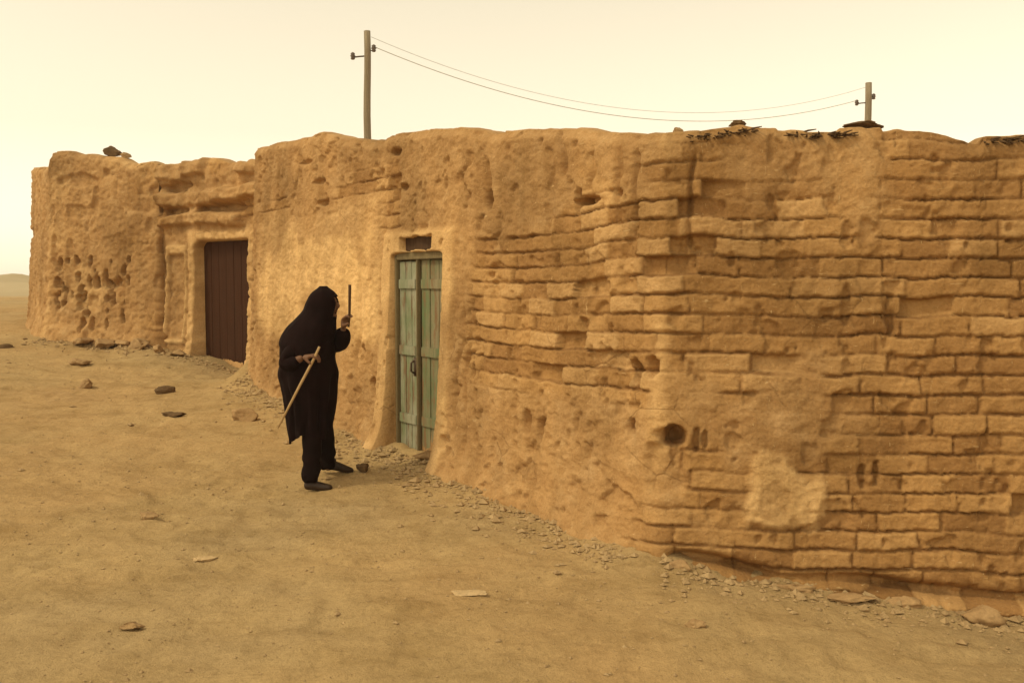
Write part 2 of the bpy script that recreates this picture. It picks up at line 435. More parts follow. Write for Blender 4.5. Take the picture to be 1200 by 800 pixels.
def build_wall(name, poly, specs, closed, zbot, top_s, top_z, nz, feature, mat, parent, thick=.38, coping=.04, seed=0, batter=.12, topn=.03):
    s, XY, N, cs = resample(poly, specs, closed)
    zt = np.interp(s, top_s, top_z)
    zt = zt + topn*fbm(s*2.1, s*0+3.7, seed=seed+40, oct=4) + .5*topn*np.sign(vn(s*3.3, s*0+1.2, seed=seed+41))*np.abs(vn(s*3.3, s*0+8.2, seed=seed+42))
    zb = np.interp(s, zbot[0], zbot[1])
    v = np.linspace(0, 1, nz)[:, None]
    S = np.broadcast_to(s, (nz, len(s))); ZB = zb[None, :]-.35
    Zg = ZB + v*(zt[None, :]-ZB)
    Hh = Zg - zb[None, :]
    d, attr = feature(S, Zg, Hh, zt[None, :]-Zg)
    d = d + batter*(1-np.clip(Hh/2.6, 0, 1))**1.4 - .0
    below = zt[None, :]-Zg
    d = d - coping*(1-sst(0, .09, below))**1.5        # rounded mud coping
    P = np.empty((nz+5, len(s), 3))
    P[:nz, :, 0] = XY[:, 0]+N[:, 0]*d; P[:nz, :, 1] = XY[:, 1]+N[:, 1]*d; P[:nz, :, 2] = Zg
    last = d[-1]
    for k, (off, dz) in enumerate([(.05, .010), (.14, .014), (.25, .006), (thick, -.03), (thick+.01, -.55)]):
        oo = last-off
        P[nz+k, :, 0] = XY[:, 0]+N[:, 0]*oo; P[nz+k, :, 1] = XY[:, 1]+N[:, 1]*oo
        P[nz+k, :, 2] = zt+dz+(.018*fbm(s*6, s*0+k*.31, seed=seed+50, oct=3) if k < 4 else 0)
    A = np.zeros((nz+5, len(s), 4)); A[:nz] = attr; A[nz:] = attr[-1]; A[nz:, :, 1] = 1; A[nz:, :, 2] = 0
    me = grid_mesh(name, P, closed, A)
    o = link_mesh(name, me, mat, parent)
    return o, P, s, XY, N

def mudbase(S, Z, seed):
    rg = 1-2*np.abs(fbm(S*7+.6*fbm(S*3, Z*3, seed=seed+20, oct=2), Z*9, seed=seed+9, oct=4, gain=.6))
    chip = sst(.12, .34, fbm(S*10, Z*13, seed=seed+12, oct=3, gain=.6)); chip2 = sst(.10, .30, fbm(S*21, Z*24, seed=seed+15, oct=2))
    lump = .018*fbm(S*1.1, Z*1.1, seed=seed, oct=3) + .012*fbm(S*4.5, Z*4.5, seed=seed+3, oct=3)
    return lump + .012*fbm(S*15, Z*18, seed=seed+6, oct=3, gain=.65) - .007*sst(.55, .98, rg) - .008*chip - .006*chip2

def pack(r, g, b, a): return np.stack(np.broadcast_arrays(np.clip(r, 0, 1), np.clip(g, 0, 1), np.clip(b, 0, 1), np.clip(a, 0, 1)), -1)

S_C = 7.03    # corner between the two street faces of the house
def house_feature(S, Z, Hh, below):
    sd = 100
    groove, ra, rb, tilt = bricks(S, Z, sd)
    right = sst(S_C-.35, S_C+.15, S)
    n1 = fbm(S*1.25, Z*1.25, seed=61, oct=4); n2 = fbm(S*.55+9, Z*.7, seed=62, oct=3)
    # where mud plaster still covers the bricks
    courseband = (1-right)*box(S+.5*n1, 5.0, 8, .3)*box(Z+.35*n1, 1.0, 2.2, .15)
    pl = sst(-.10, .14, n1+.10-.40*right+.25*n2-.60*courseband) * .92
    lowband = (1-right)*sst(.85, .55, Hh+.25*n1) if False else (1-right)*(1-sst(.55, .95, Hh+.3*n1))
    pl = np.maximum(pl, lowband)
    patch = box(S, .25, 3.35, .18+.0*S)*box(Z+.16*n1, 1.18, 2.42, .10)          # plastered panel left of the door
    pl = np.maximum(pl, patch)
    topcap = (1-sst(.10, .30, below+.16*n1))*(1-.7*right)
    pl = np.maximum(pl, topcap*.9)
    surround = box(S+.05*n1, 3.20, 4.74, .07)*box(Z, -1, 2.16, .07)
    pl = np.maximum(pl, surround)
    crisp = .40+.60*sst(-.35, .25, fbm(S*.8, Z*1.1, seed=66, oct=3)+.28*right+.3*courseband)
    bs = (1-pl)*crisp
    d = mudbase(S, Z, 70)*(.68-.22*right)
    d = d + bs*(-.027*groove + (ra-.5)*.022 + tilt)
    d = d + pl*.010
    # fallen bricks and gouges
    miss = sst(.955, .965, rb)*(1-groove)*(1-pl); d = d - .055*miss
    g1 = fbm(S*4.0, Z*3.4, seed=81, oct=4, gain=.6); d = d - .024*sst(.34, .44, g1)*(1-.5*right)*(1-.8*patch)
    g2 = fbm(S*9.0, Z*6.0, seed=82, oct=3); d = d - .022*sst(.38, .48, g2)*(1-.7*patch)
    # vertical cracks
    for c0, za, zb_, wd, dp in ((5.98, 2.42, 2.70, .030, .07), (5.10, 2.30, 2.62, .03, .05), (6.62, 2.05, 2.62, .022, .05), (6.80, 1.95, 2.52, .018, .05), (7.22, 1.9, 2.45, .014, .05), (4.75, .5, 1.5, .02, .035), (4.93, .35, 1.35, .018, .035), (3.38, 1.2, 2.3, .02, .03), (2.95, .9, 1.75, .018, .03)):
        cx = c0+.05*vn(Z*4, Z*0+c0, seed=90)+.10*(Z-za)*vn(Z*0+c0*3, Z*0, seed=93)
        d = d - dp*np.exp(-((S-cx)/wd)**2)*box(Z, za, zb_, .05)
    # holes
    for c0, cz, rs, rz, dp in ((5.117, 2.33, .055, .085, .13), (6.30, 2.235, .17, .030, .11), (6.20, 2.24, .03, .08, .10), (6.62, 2.26, .05, .03, .07), (6.843, 1.117, .05, .10, .14), (6.975, 1.19, .045, .07, .10), (6.30, 1.42, .05, .045, .06),
                               (7.10, .775, .075, .070, .20), (7.085, .60, .11, .17, .055), (7.235, .755, .022, .07, .05), (7.285, .755, .02, .06, .04), (6.82, .80, .035, .055, .08), (5.72, .70, .05, .09, .07), (5.88, .66, .03, .09, .07),
                               (4.98, 1.02, .025, .07, .07), (4.62, .42, .04, .06, .06), (3.30, .75, .05, .07, .06), (3.05, 1.03, .03, .09, .06), (3.74, 2.52, .09, .035, .08), (3.6, 2.84, .12, .035, .09), (1.9, 2.72, .16, .03, .06), (2.0, 2.50, .18, .03, .06), (1.55, 2.95, .20, .022, .05),
                               (8.20, .56, .025, .08, .05), (8.28, .58, .02, .08, .05), (8.10, 1.55, .03, .12, .035), (8.35, 1.5, .03, .12, .035)):
        d = d - dp*ell(S, Z, c0, cz, rs, rz, .35, int(c0*100))
    # doorway and the vent slot over it
    door = box(S, 3.575, 4.475, .012)*box(Z, -2, 1.945, .012)
    jamb = (box(S, 3.38, 4.64, .03)*box(Z, -2, 2.13, .03))
    d = d + jamb*(.022-.5*mudbase(S, Z, 70))
    arch = 1-sst(0, .05, Z-(1.945-.06*np.clip(np.abs(S-4.025)/.45, 0, 1)**4))
    d = np.where(door*arch > 0, d-.17*door*arch, d)
    slot = box(S, 3.735, 4.285, .014)*box(Z+.012*vn(S*7, S*0, seed=3), 1.975, 2.075, .010)
    d = d - .85*slot
    # pale plaster blister low on the right-hand face
    q = np.sqrt(((S-S_C-.69)/.30)**2+((Z-.43)/.265)**2)+.55*fbm(S*4.5, Z*4.5, seed=95, oct=5)
    blis = 1-sst(.80, 1.06, q)
    d = d + blis*.022
    pl = np.maximum(pl, blis); bsk = blis*bs; d = d + bsk*(.027*groove-(ra-.5)*.022)
    inner = ell(S, Z, S_C+.66, .37, .075, .10, .9, 96)
    d = d - inner*.010
    # foot of the wall: washed-out mud skirt left, undercut footing right
    d = d + (1-right)*(1-door)*.10*np.exp(-np.clip(Hh, -.3, 9)/.16)*(.7+.6*vn(S*1.7, S*0, seed=97))
    hz = Hh+.04*vn(S*2.2, S*0, seed=98)
    far = right*box(S, S_C+.05, S_C+6, .1)
    d = d - far*.085*np.exp(-((hz-.035)/.042)**2)*(.5+.9*sst(-.4, .3, vn(S*1.9, S*0+4, seed=99))) + far*.07*(1-sst(-.03, .0, hz-.02))
    lime = np.clip(patch*(.34+.75*sst(-.15, .3, fbm(S*1.6, Z*1.6, seed=64, oct=4)+.45*np.exp(-((Z-1.75)/.35)**2))), 0, 1)*.95
    lime = np.maximum(lime, jamb*(1-door)*(.55+.5*fbm(S*3, Z*3, seed=65)))
    lime = np.maximum(lime, blis*(.85-.30*inner+.22*fbm(S*6, Z*6, seed=63)))
    seam = .45*np.exp(-((S-S_C)/.05)**2)*sst(0, .4, fbm(S*3, Z*2.2, seed=67))
    lime = np.maximum(lime, seam)
    r = .5+(ra-.5)*1.0 + .25*n2
    return d, pack(r, pl, groove*(1-pl)*.9, lime)

house = empty('mud_brick_house', (CC[0], CC[1], 0))
tag(house, 'long low mud brick house with a narrow green door and a bent street front', 'house')
poly = [LL, CC, RR, (7.2, 5.15), (8.5, 11), (-.6, 16.2)]
specs = [[(0, 3.0, .020), (3.0, 3.45, .018), (3.45, 4.55, .0105), (4.55, None, .016)], [(0, None, .0115)], [(0, 2.2, .018), (2.2, None, .08)], [(0, None, .2)], [(0, None, .25)], [(0, 3.5, .15), (3.5, None, .035)]]
tsA = [(0, 3.262), (.205, 3.262), (1.243, 3.228), (2.031, 3.185), (2.55, 3.09), (2.822, 3.036), (3.267, 2.985), (3.469, 3.02), (3.835, 3.00), (4.937, 2.868), (5.828, 2.757), (6.565, 2.645), (6.949, 2.585)]
tsB = [(.108, 2.585), (.258, 2.60), (.457, 2.625), (.654, 2.607), (.85, 2.584), (1.188, 2.594), (1.474, 2.579), (1.616, 2.551), (1.80, 2.500), (1.83, 2.545), (2.1, 2.555), (4, 2.5), (6.3, 2.5), (12, 2.9), (22, 3.3), (27, 3.3), (30.5, 3.262)]
ts = [a for a, _ in tsA]+[S_C+a for a, _ in tsB]; tz = [b for _, b in tsA]+[b for _, b in tsB]
seglen = [math.dist(poly[i], poly[(i+1) % 6]) for i in range(6)]; cum = np.concatenate([[0], np.cumsum(seglen)])
zb_s = [0, 3.98, 5.6, cum[1], cum[2], cum[3], cum[4], cum[5], cum[6]]; zb_z = [.48, .20, .10, .0, -.21, -.40, .15, .65, .48]
# mesh is built in world space, then parented without moving
def house_parent(o, root):
    o.parent = root; o.matrix_parent_inverse = Matrix.Translation(-Vector(root.location))
wall_o, P, s_, XY_, N_ = build_wall('wall', poly, specs, True, (zb_s, zb_z), ts, tz, 280, house_feature, M['mud'], None, thick=.42, seed=7)
house_parent(wall_o, house)
# flat mud roof inside the parapet
bm = bmesh.new()
ring = P[-1][::6]
vsr = [bm.verts.new((x, y, z+.33)) for x, y, z in ring]
cxy = ring.mean(0); cv = bm.verts.new((cxy[0], cxy[1], cxy[2]+.36))
for i in range(len(vsr)): bm.faces.new((vsr[i], vsr[(i+1) % len(vsr)], cv))
ro = link_mesh('roof', bm_mesh('roof', bm), M['earth'], None, smooth=False); house_parent(ro, house)

# frame of reference on the street faces
dA = (Vector((*CC, 0))-Vector((*LL, 0))).normalized(); nA = Vector((dA.y, -dA.x, 0)); rzA = math.atan2(dA.y, dA.x)
dB = (Vector((*RR, 0))-Vector((*CC, 0))).normalized(); nB = Vector((dB.y, -dB.x, 0)); rzB = math.atan2(dB.y, dB.x)
def onA(s, z, out=0.0): return Vector((LL[0], LL[1], z))+dA*s+nA*out
def onB(s, z, out=0.0): return Vector((CC[0], CC[1], z))+dB*s+nB*out

# --- green door: two plank leaves, rails, wooden frame, hasp
rnd = random.Random(4)
def plank_leaf(s0, s1, z0, z1, out, nplank, th=.03, wob=.006):
    bm = bmesh.new(); wdt = (s1-s0)/nplank
    for k in range(nplank):
        c = onA(s0+wdt*(k+.5), (z0+z1)/2+rnd.uniform(-.008, .008), out+rnd.uniform(-wob, wob)*.6)
        bm_box(bm, c, (wdt-.006, th, z1-z0-.01), rzA, .004)
    return bm
DO = -.035
o = link_mesh('door_leaf', bm_mesh('door_leaf', plank_leaf(3.615, 3.955, .235, 1.885, DO+.012, 3)), M['door_pale'], None, False); house_parent(o, house); leafA = o
o['label'] = 'left leaf with pale grey green paint'
o = link_mesh('door_leaf', bm_mesh('door_leaf', plank_leaf(3.985, 4.435, .235, 1.885, DO-.006, 3)), M['door_brown'], None, False); house_parent(o, house); leafB = o
o['label'] = 'right leaf with green paint worn to brown wood'
for leaf, s0, s1, ex, mt in ((leafA, 3.63, 3.94, .034, M['door_pale']), (leafB, 4.0, 4.42, .016, M['door_brown'])):
    for zc in (.50, 1.10, 1.68):
        bm = bmesh.new(); bm_box(bm, onA((s0+s1)/2, zc, DO+ex), (s1-s0, .022, .085), rzA, .005)
        r = link_mesh('rail', bm_mesh('rail', bm), mt, None, False); r.parent = leaf
        r.matrix_parent_inverse = Matrix.Identity(4)
        r.matrix_parent_inverse = (Matrix.Translation(Vector(house.location)) @ Matrix.Translation(-Vector(house.location)))
bm = bmesh.new(); bm_box(bm, onA(3.97, 1.06, DO+.030), (.028, .04, 1.66), rzA, .006)
o = link_mesh('cover_strip', bm_mesh('cover_strip', bm), M['frame'], None, False); house_parent(o, house)
bm = bmesh.new()
for s0, s1, z0, z1 in ((3.572, 3.612, .15, 1.95), (4.438, 4.478, .15, 1.95), (3.612, 4.438, 1.89, 1.95), (3.612, 4.438, .17, .225)):
    bm_box(bm, onA((s0+s1)/2, (z0+z1)/2, DO+.02), (s1-s0, .07, z1-z0), rzA, .006)
o = link_mesh('door_frame', bm_mesh('door_frame', bm), M['frame'], None, False); house_parent(o, house)
bm = bmesh.new(); tube_bm(bm, [onA(3.93, 1.02, DO+.055), onA(3.93, 1.0, DO+.085), onA(3.93, .93, DO+.085), onA(3.93, .91, DO+.055)], .009, 8)
bm_box(bm, onA(3.93, .965, DO+.045), (.05, .012, .16), rzA, .003)
o = link_mesh('handle', bm_mesh('handle', bm), M['iron'], None, True); o.parent = leafA
bm = bmesh.new(); bm_box(bm, onA(4.01, 2.03, -.03), (.62, .03, .16), rzA, .003)  # added dark board, stands in for the shade inside the slot
o = link_mesh('slot_shade_board', bm_mesh('slot_shade_board', bm), M['dark_stick'], None, False); house_parent(o, house)
# stone doorstep
bm = bmesh.new(); bm_box(bm, onA(4.02, .14, .06), (.95, .20, .12), rzA, .03)
bmesh.ops.subdivide_edges(bm, edges=bm.edges[:], cuts=3, use_grid_fill=True)
for v in bm.verts:
    f_ = float(fbm(np.array([v.co.x*7]), np.array([v.co.y*7]), np.array([v.co.z*7]), seed=8)[0]); v.co += Vector((f_, f_, f_))*.02
o = link_mesh('doorstep', bm_mesh('doorstep', bm), M['clod'], None, True); house_parent(o, house)

# brushwood bedding showing between the wall top and the mud coping
def brush_layer(s0, s1, zf, fB=onB, seed=1, dens=150):
    rr = random.Random(seed); bm = bmesh.new(); nst = int((s1-s0)*dens)
    for k in range(nst):
        s = rr.uniform(s0, s1); z = zf(s)+rr.gauss(0, .010)
        ln = rr.uniform(.05, .11); a = fB(s, z, -.10); b_ = fB(s+rr.uniform(-.10, .10), z+rr.uniform(-.02, .012), ln*.45)
        tube_bm(bm, [a, (a+b_)/2+Vector((0, 0, .004)), b_], [.007, .006, .003], 5)
    return bm
def topB(s): return float(np.interp(S_C+s, ts, tz))
o = link_mesh('brushwood', bm_mesh('brushwood', brush_layer(.20, .50, lambda s: topB(s)-.035)), M['brush'], None, True); house_parent(o, house)
o = link_mesh('brushwood', bm_mesh('brushwood', brush_layer(.78, 1.06, lambda s: topB(s)-.030, seed=2)), M['brush'], None, True); house_parent(o, house)
o = link_mesh('brushwood', bm_mesh('brushwood', brush_layer(1.85, 2.3, lambda s: topB(s)-.035, seed=3)), M['brush'], None, True); house_parent(o, house)

# ------------------------------------------------------------------ courtyard wall with the brown doorway
def gate_feature(S, Z, Hh, below):
    groove, ra, rb, tilt = bricks(S, Z, 300, ch=.125, bl=.36)
    n1 = fbm(S*1.5, Z*1.5, seed=161, oct=4)
    pl = sst(-.25, .1, n1+.15)
    d = mudbase(S, Z, 170)*1.3 + (1-pl)*(-.028*groove+(ra-.5)*.02)
    # broken, overhanging courses above the doorway
    for za, zb_, amp, k in ((3.20, 3.9, .10, 1), (2.82, 3.00, .17, 2), (2.50, 2.66, .10, 3)):
        e = .07*fbm(S*2.4, S*0+k, seed=180+k, oct=3)
        d = d + amp*box(Z+e, za, zb_, .025)*sst(-.45, .05, vn(S*2.6, S*0+k*3, seed=190+k)+.25)
    rr = fbm(S*5, Z*5, seed=195, oct=3)
    d = d + .05*rr*box(Z, 2.45, 3.3, .1)
    d = d - .15*ell(S, Z, 1.35, 2.74, .55, .06, .4, 5) - .13*ell(S, Z, .35, 3.08, .30, .09, .4, 6) - .12*ell(S, Z, .3, 2.72, .30, .07, .4, 7)
    # recessed plaster panel left of the doorway
    pan = box(S, .15, .53, .012)*box(Z, .86, 2.10, .015)
    rim = box(S, .10, .585, .012)*box(Z, .80, 2.23, .015)
    d = d + rim*.03 - pan*.065
    door = box(S, .765, 1.905, .014)*box(Z, -2, 2.28-.0, .014)*(1-sst(0, .06, Z-(2.27-.10*np.clip((.92-S)/.15, 0, 1)**2)))
    jamb = box(S, .62, 2.02, .03)*box(Z, -2, 2.42, .04)
    d = d + jamb*.02
    d = d - .30*door
    d = d + .10*np.exp(-np.clip(Hh, -.3, 9)/.2)
    lime = np.maximum(jamb*(1-door)*.55, (rim-pan)*.7)
    return d, pack(.5+(ra-.5)+.2*n1, pl, groove*(1-pl), np.clip(lime, 0, 1))
gate = empty('courtyard_wall', (-4.4, 14.25, .6)); tag(gate, 'crumbling mud courtyard wall with a dark brown doorway between two houses', 'wall')
gd = Vector((G1[0]-G0[0], G1[1]-G0[1], 0)).normalized(); gn = Vector((gd.y, -gd.x, 0)); rzG = math.atan2(gd.y, gd.x)
def onG(s, z, out=0.0): return Vector((G0[0], G0[1], z))+gd*s+gn*out
Gs = tuple((Vector((*G0, 0))+gd*.0-gn*.04)[:2]); Ge = tuple((Vector((*G0, 0))+gd*2.62-gn*.04)[:2])
o, Pg, *_ = build_wall('wall', [Gs, Ge], [[(0, .8, .022), (.8, 2.0, .016), (2.0, None, .022)]], False, ([0, 1.0, 2.6], [.66, .55, .5]),
    [0, .094, .583, .70, .907, 1.168, 1.51, 2.119, 2.62], [3.44, 3.449, 3.404, 3.39, 3.425, 3.448, 3.378, 3.302, 3.29], 130, gate_feature, M['mud_far'], None, thick=.40, seed=23, batter=.06, topn=.045)
house_parent(o, gate)
# back skin so the wall is solid from behind
bm = bmesh.new(); bm_box(bm, onG(.42, 1.75, -.42), (.82, .10, 2.9), rzG); bm_box(bm, onG(2.26, 1.75, -.42), (.70, .10, 2.9), rzG); bm_box(bm, onG(1.37, 2.80, -.42), (1.08, .10, .8), rzG)
o = link_mesh('back_face', bm_mesh('back_face', bm), M['mud_far'], None, False); house_parent(o, gate)
# brown plank door
bm = bmesh.new()
for k in range(7):
    wd = 1.14/7; bm_box(bm, onG(.765+wd*(k+.5), 1.40, -.20+rnd.uniform(-.004, .004)), (wd-.003, .04, 1.75), rzG, .004)
o = link_mesh('door', bm_mesh('door', bm), M['brown_door'], None, False); house_parent(o, gate); gdoor = o

# ------------------------------------------------------------------ pierced-front house on the left
LS = math.dist(HS, H0); LF = math.dist(H0, G0)
prng = random.Random(12)
pits = []
for k in range(46):
    pits.append((prng.uniform(.12, 1.55), prng.uniform(1.02, 2.10), prng.uniform(.025, .055), prng.uniform(.04, .10)))
def left_feature(S, Z, Hh, below):
    f = S-LS
    groove, ra, rb, tilt = bricks(S, Z, 500, ch=.125, bl=.36)
    n1 = fbm(S*1.3, Z*1.3, seed=261, oct=4)
    pl = sst(-.4, .0, n1+.28)
    front = sst(-.05, .05, f)
    d = mudbase(S, Z, 270)*1.2 + (1-pl)*(-.028*groove+(ra-.5)*.02)
    for a, zc, rs, rz in pits:
        d = d - .085*ell(f, Z, a, zc, rs, rz, .9, int(a*91))
    d = d - .05*ell(f, Z, .55, 3.25, .35, .10, .5, 3) - .05*ell(f, Z, .10, 2.15, .06, .25, .3, 4)
    # pilaster beside the gate, plaster fallen from its head
    pil = box(f, 1.47, 2.20, .02)
    d = d + pil*.045 - .05*pil*box(Z+.05*n1, 2.72, 3.9, .03)
    # sill band at the foot
    d = d + .05*box(f, .08, .75, .03)*box(Z, .70, 1.02, .03)
    d = d + .12*np.exp(-np.clip(Hh, -.3, 9)/.2)*(.7+.6*vn(S*1.7, S*0, seed=297))
    g1 = vn(S*6.0, Z*3.6, seed=281); d = d - .035*sst(.60, .78, g1)
    lime = np.exp(-((f+.02)/.05)**2)*.5*(1-sst(1.5, 2.4, Z))
    lime = np.maximum(lime, .35*sst(.1, .4, n1))
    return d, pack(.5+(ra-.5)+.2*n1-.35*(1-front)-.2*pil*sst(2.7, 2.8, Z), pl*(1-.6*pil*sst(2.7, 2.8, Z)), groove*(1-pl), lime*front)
lh = empty('mud_plaster_house', (H0[0], H0[1], .8)); tag(lh, 'small mud plastered house with a pitted front standing farthest left', 'house')
polyL = [HS, H0, G0, (-4.2, 18.6), (-7.2, 21.0)]
specsL = [[(0, None, .03)], [(0, None, .0165)], [(0, 1.0, .05), (1.0, None, .3)], [(0, None, .3)], [(0, None, .3)]]
tl = [(0, 3.60), (LS-.12, 3.485), (LS-.02, 3.50), (LS+.05, 3.69)] + [(LS+a, b_) for a, b_ in ((.1, 3.698), (.361, 3.70), (.633, 3.637), (1.029, 3.608), (1.341, 3.558), (1.464, 3.503), (1.54, 3.462), (1.801, 3.477), (2.0, 3.465))] + [(LS+LF+3, 3.5), (LS+LF+6, 3.6), (LS+LF+10.8, 3.6)]
cl = np.concatenate([[0], np.cumsum([math.dist(polyL[i], polyL[(i+1) % 5]) for i in range(5)])])
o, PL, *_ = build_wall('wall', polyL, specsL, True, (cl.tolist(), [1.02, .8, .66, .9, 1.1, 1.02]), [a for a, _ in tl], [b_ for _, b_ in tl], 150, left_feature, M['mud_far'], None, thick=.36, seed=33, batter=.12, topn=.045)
house_parent(o, lh)
bm = bmesh.new(); ring = PL[-1][::5]
vsr = [bm.verts.new((x, y, z+.33)) for x, y, z in ring]; cxy = ring.mean(0); cv = bm.verts.new((cxy[0], cxy[1], cxy[2]+.36))
for i in range(len(vsr)): bm.faces.new((vsr[i], vsr[(i+1) % len(vsr)], cv))
ro = link_mesh('roof', bm_mesh('roof', bm), M['earth'], None, smooth=False); house_parent(ro, lh)

# ------------------------------------------------------------------ utility poles and cables
def pole(x, y, h, label, rad, arm_side):
    z0 = gz(x, y)
    t = empty('utility_pole', (x, y, z0)); tag(t, label, 'utility pole', 'utility poles behind the houses')
    bm = bmesh.new(); npt = 14; rr = random.Random(int(h*10))
    tube_bm(bm, [(.012*math.sin(i*1.1), .01*math.cos(i*.9), -.4+(h+.4)*i/npt) for i in range(npt+1)], [rad*(1.12-.30*i/npt) for i in range(npt+1)], 14)
    link_mesh('shaft', bm_mesh('shaft', bm), M['pole'], t)
    bm = bmesh.new()
    tube_bm(bm, [(arm_side*.36, 0, h-.62), (arm_side*.2, 0, h-.60), (0, 0, h-.585), (.0, 0, h-.58)], .018, 8)
    br = link_mesh('bracket', bm_mesh('bracket', bm), M['iron'], t)
    def ins(cx, cz):
        bm = bmesh.new(); prof = [(0.0, -.07), (.035, -.07), (.055, -.045), (.04, -.015), (.065, .01), (.045, .045), (.055, .07), (.02, .10), (0, .105)]
        n_ = 14; rings = []
        for r_, z_ in prof: rings.append([bm.verts.new((cx+max(r_, .001)*math.cos(2*math.pi*k/n_), max(r_, .001)*math.sin(2*math.pi*k/n_), cz+z_)) for k in range(n_)])
        for a, b_ in zip(rings, rings[1:]):
            for k in range(n_): bm.faces.new((a[k], a[(k+1) % n_], b_[(k+1) % n_], b_[k]))
        return bm
    link_mesh('insulator', bm_mesh('insulator', ins(arm_side*.34, h-.60)), M['insulator'], t)
    link_mesh('insulator', bm_mesh('insulator', ins(-arm_side*.16, h-.42)), M['insulator'], t)
    bm = bmesh.new(); tube_bm(bm, [(-arm_side*.19, 0, h-.46), (0, 0, h-.46)], .014, 8)
    link_mesh('bracket', bm_mesh('bracket', bm), M['iron'], t)
    return Vector((x, y, z0)), h
p1, h1 = pole(-3.44, 24, 7.63-gz(-3.44, 24), 'tall wooden utility pole rising behind the roof left of the green door', .095, -1)
p2, h2 = pole(10.6, 30, 7.60-gz(10.6, 30), 'utility pole of which only the top shows above the right parapet', .115, -1)
def cable(a, b_, sag, label, r=.015):
    N_ = 60; bm = bmesh.new()
    tube_bm(bm, [a.lerp(b_, i/N_)-Vector((0, 0, 4*sag*(i/N_)*(1-i/N_))) for i in range(N_+1)], r, 6)
    o = link_mesh('power_cable', bm_mesh('power_cable', bm), M['cable']); tag(o, label, 'cable', 'cables between the utility poles')
top1 = p1+Vector((0, 0, h1)); top2 = p2+Vector((0, 0, h2))
cable(top1+Vector((.17, 0, -.37)), top2+Vector((-.36, 0, -.53)), 1.10, 'lower of two sagging cables strung between the poles', .008)
cable(top1+Vector((.10, 0, -.14)), top2+Vector((.0, .1, -.10)), 1.22, 'upper cable fixed nearest the left pole tip, sagging most', .005)

# ------------------------------------------------------------------ stones
def rock_mesh(r, sq, seed, sub=4, ang=.35):
    bm = bmesh.new(); bmesh.ops.create_icosphere(bm, subdivisions=sub, radius=1.0)
    co = np.array([v.co[:] for v in bm.verts])
    f1 = fbm(co[:, 0]*1.1+seed*3.1, co[:, 1]*1.1, co[:, 2]*1.1, seed=seed, oct=2); f2 = fbm(co[:, 0]*2.6+seed, co[:, 1]*2.6, co[:, 2]*2.6, seed=seed+7, oct=4, gain=.6)
    rr = random.Random(seed)
    planes = [(Vector((rr.gauss(0, 1), rr.gauss(0, 1), rr.gauss(0, .8))).normalized(), rr.uniform(.40, .80)) for _ in range(11)]
    for v, a, b_ in zip(bm.verts, f1, f2):
        p = v.co.copy()
        for nn, dd in planes:
            k = p.dot(nn)-dd
            if k > 0: p -= nn*k*.97
        p *= 1+ang*a*.6+.30*b_
        v.co = Vector((p.x*r*sq[0], p.y*r*sq[1], p.z*r*sq[2]))
    return bm_mesh('stone', bm)
def rock(x, y, r, sq, label, mat, seed, cat='stone', z=None, sink=.5, rz=0.0, group=None, name='stone'):
    o = link_mesh(name, rock_mesh(r, sq, seed), M[mat]); o.name = name
    o.location = (x, y, (gz(x, y) if z is None else z)+r*sq[2]*(1-sink)); o.rotation_euler.z = rz
    tag(o, label, cat, group); return o
G_ = 'loose stones lying on the street'
rock(-4.01, 11.54, .11, (1.25, .8, .55), 'dark flat stone in open street below the brown doorway', 'stone_dark', 1, group=G_)
rock(-3.46, 10.14, .10, (1.5, .7, .32), 'thin dark slab lying in the street left of the walking person', 'stone_dark', 2, group=G_)
rock(-2.66, 9.95, .15, (1.1, .85, .62), 'rounded brown boulder near the house wall behind the walking person', 'clod', 3, group=G_)
rock(-.70, 8.22, .12, (1.35, .8, .5), 'brown stone lying on the ground just before the green door', 'stone', 4, group=G_)
rock(.36, 6.96, .085, (1.2, .9, .7), 'dark stone tucked against the foot of the wall between door and corner', 'stone_dark', 5, group=G_, rz=.5)
rock(.47, 6.93, .065, (1.1, .9, .85), 'small pale stone touching a dark stone at the wall foot', 'stone_pale', 6, group=G_)
rock(-5.13, 11.93, .12, (.9, .9, .7), 'single tan clod in the street below the pitted house', 'stone', 7, group=G_)
rock(-5.8, 13.35, .15, (1.3, .9, .5), 'low tan stone farther up the street toward the pitted house', 'stone', 8, group=G_)
rock(-7.4, 14.45, .13, (1.7, .8, .35), 'flat dark slab at the left end of the pitted house', 'stone_dark', 9, group=G_)
rock(-1.22, 8.10, .065, (1.1, .8, .7), 'small stone right beside the walking person, toward the wall', 'stone_dark', 10, group=G_)
rr = random.Random(5)
rub = [(-6.45, 14.95, .16, 'leftmost chunk of fallen plaster along the pitted house'), (-6.1, 14.78, .20, 'broad chunk of fallen plaster below the pits of the left house'), (-5.82, 14.80, .15, 'middle chunk of fallen plaster along the pitted house'),
       (-5.45, 14.55, .17, 'chunk of fallen plaster at the foot of the left house pilaster'), (-5.08, 14.30, .12, 'small chunk of fallen plaster below the recessed wall panel'), (-4.72, 14.08, .13, 'rightmost chunk of fallen plaster, beside the brown doorway')]
for k, (x, y, r, lb) in enumerate(rub):
    rock(x, y, r, (1.25, .9, .6), lb, 'stone' if k % 2 else 'clod', 20+k, group='fallen plaster chunks along the back houses', rz=rr.uniform(0, 3), sink=.45)
G2 = 'pale flat stones in the foreground'
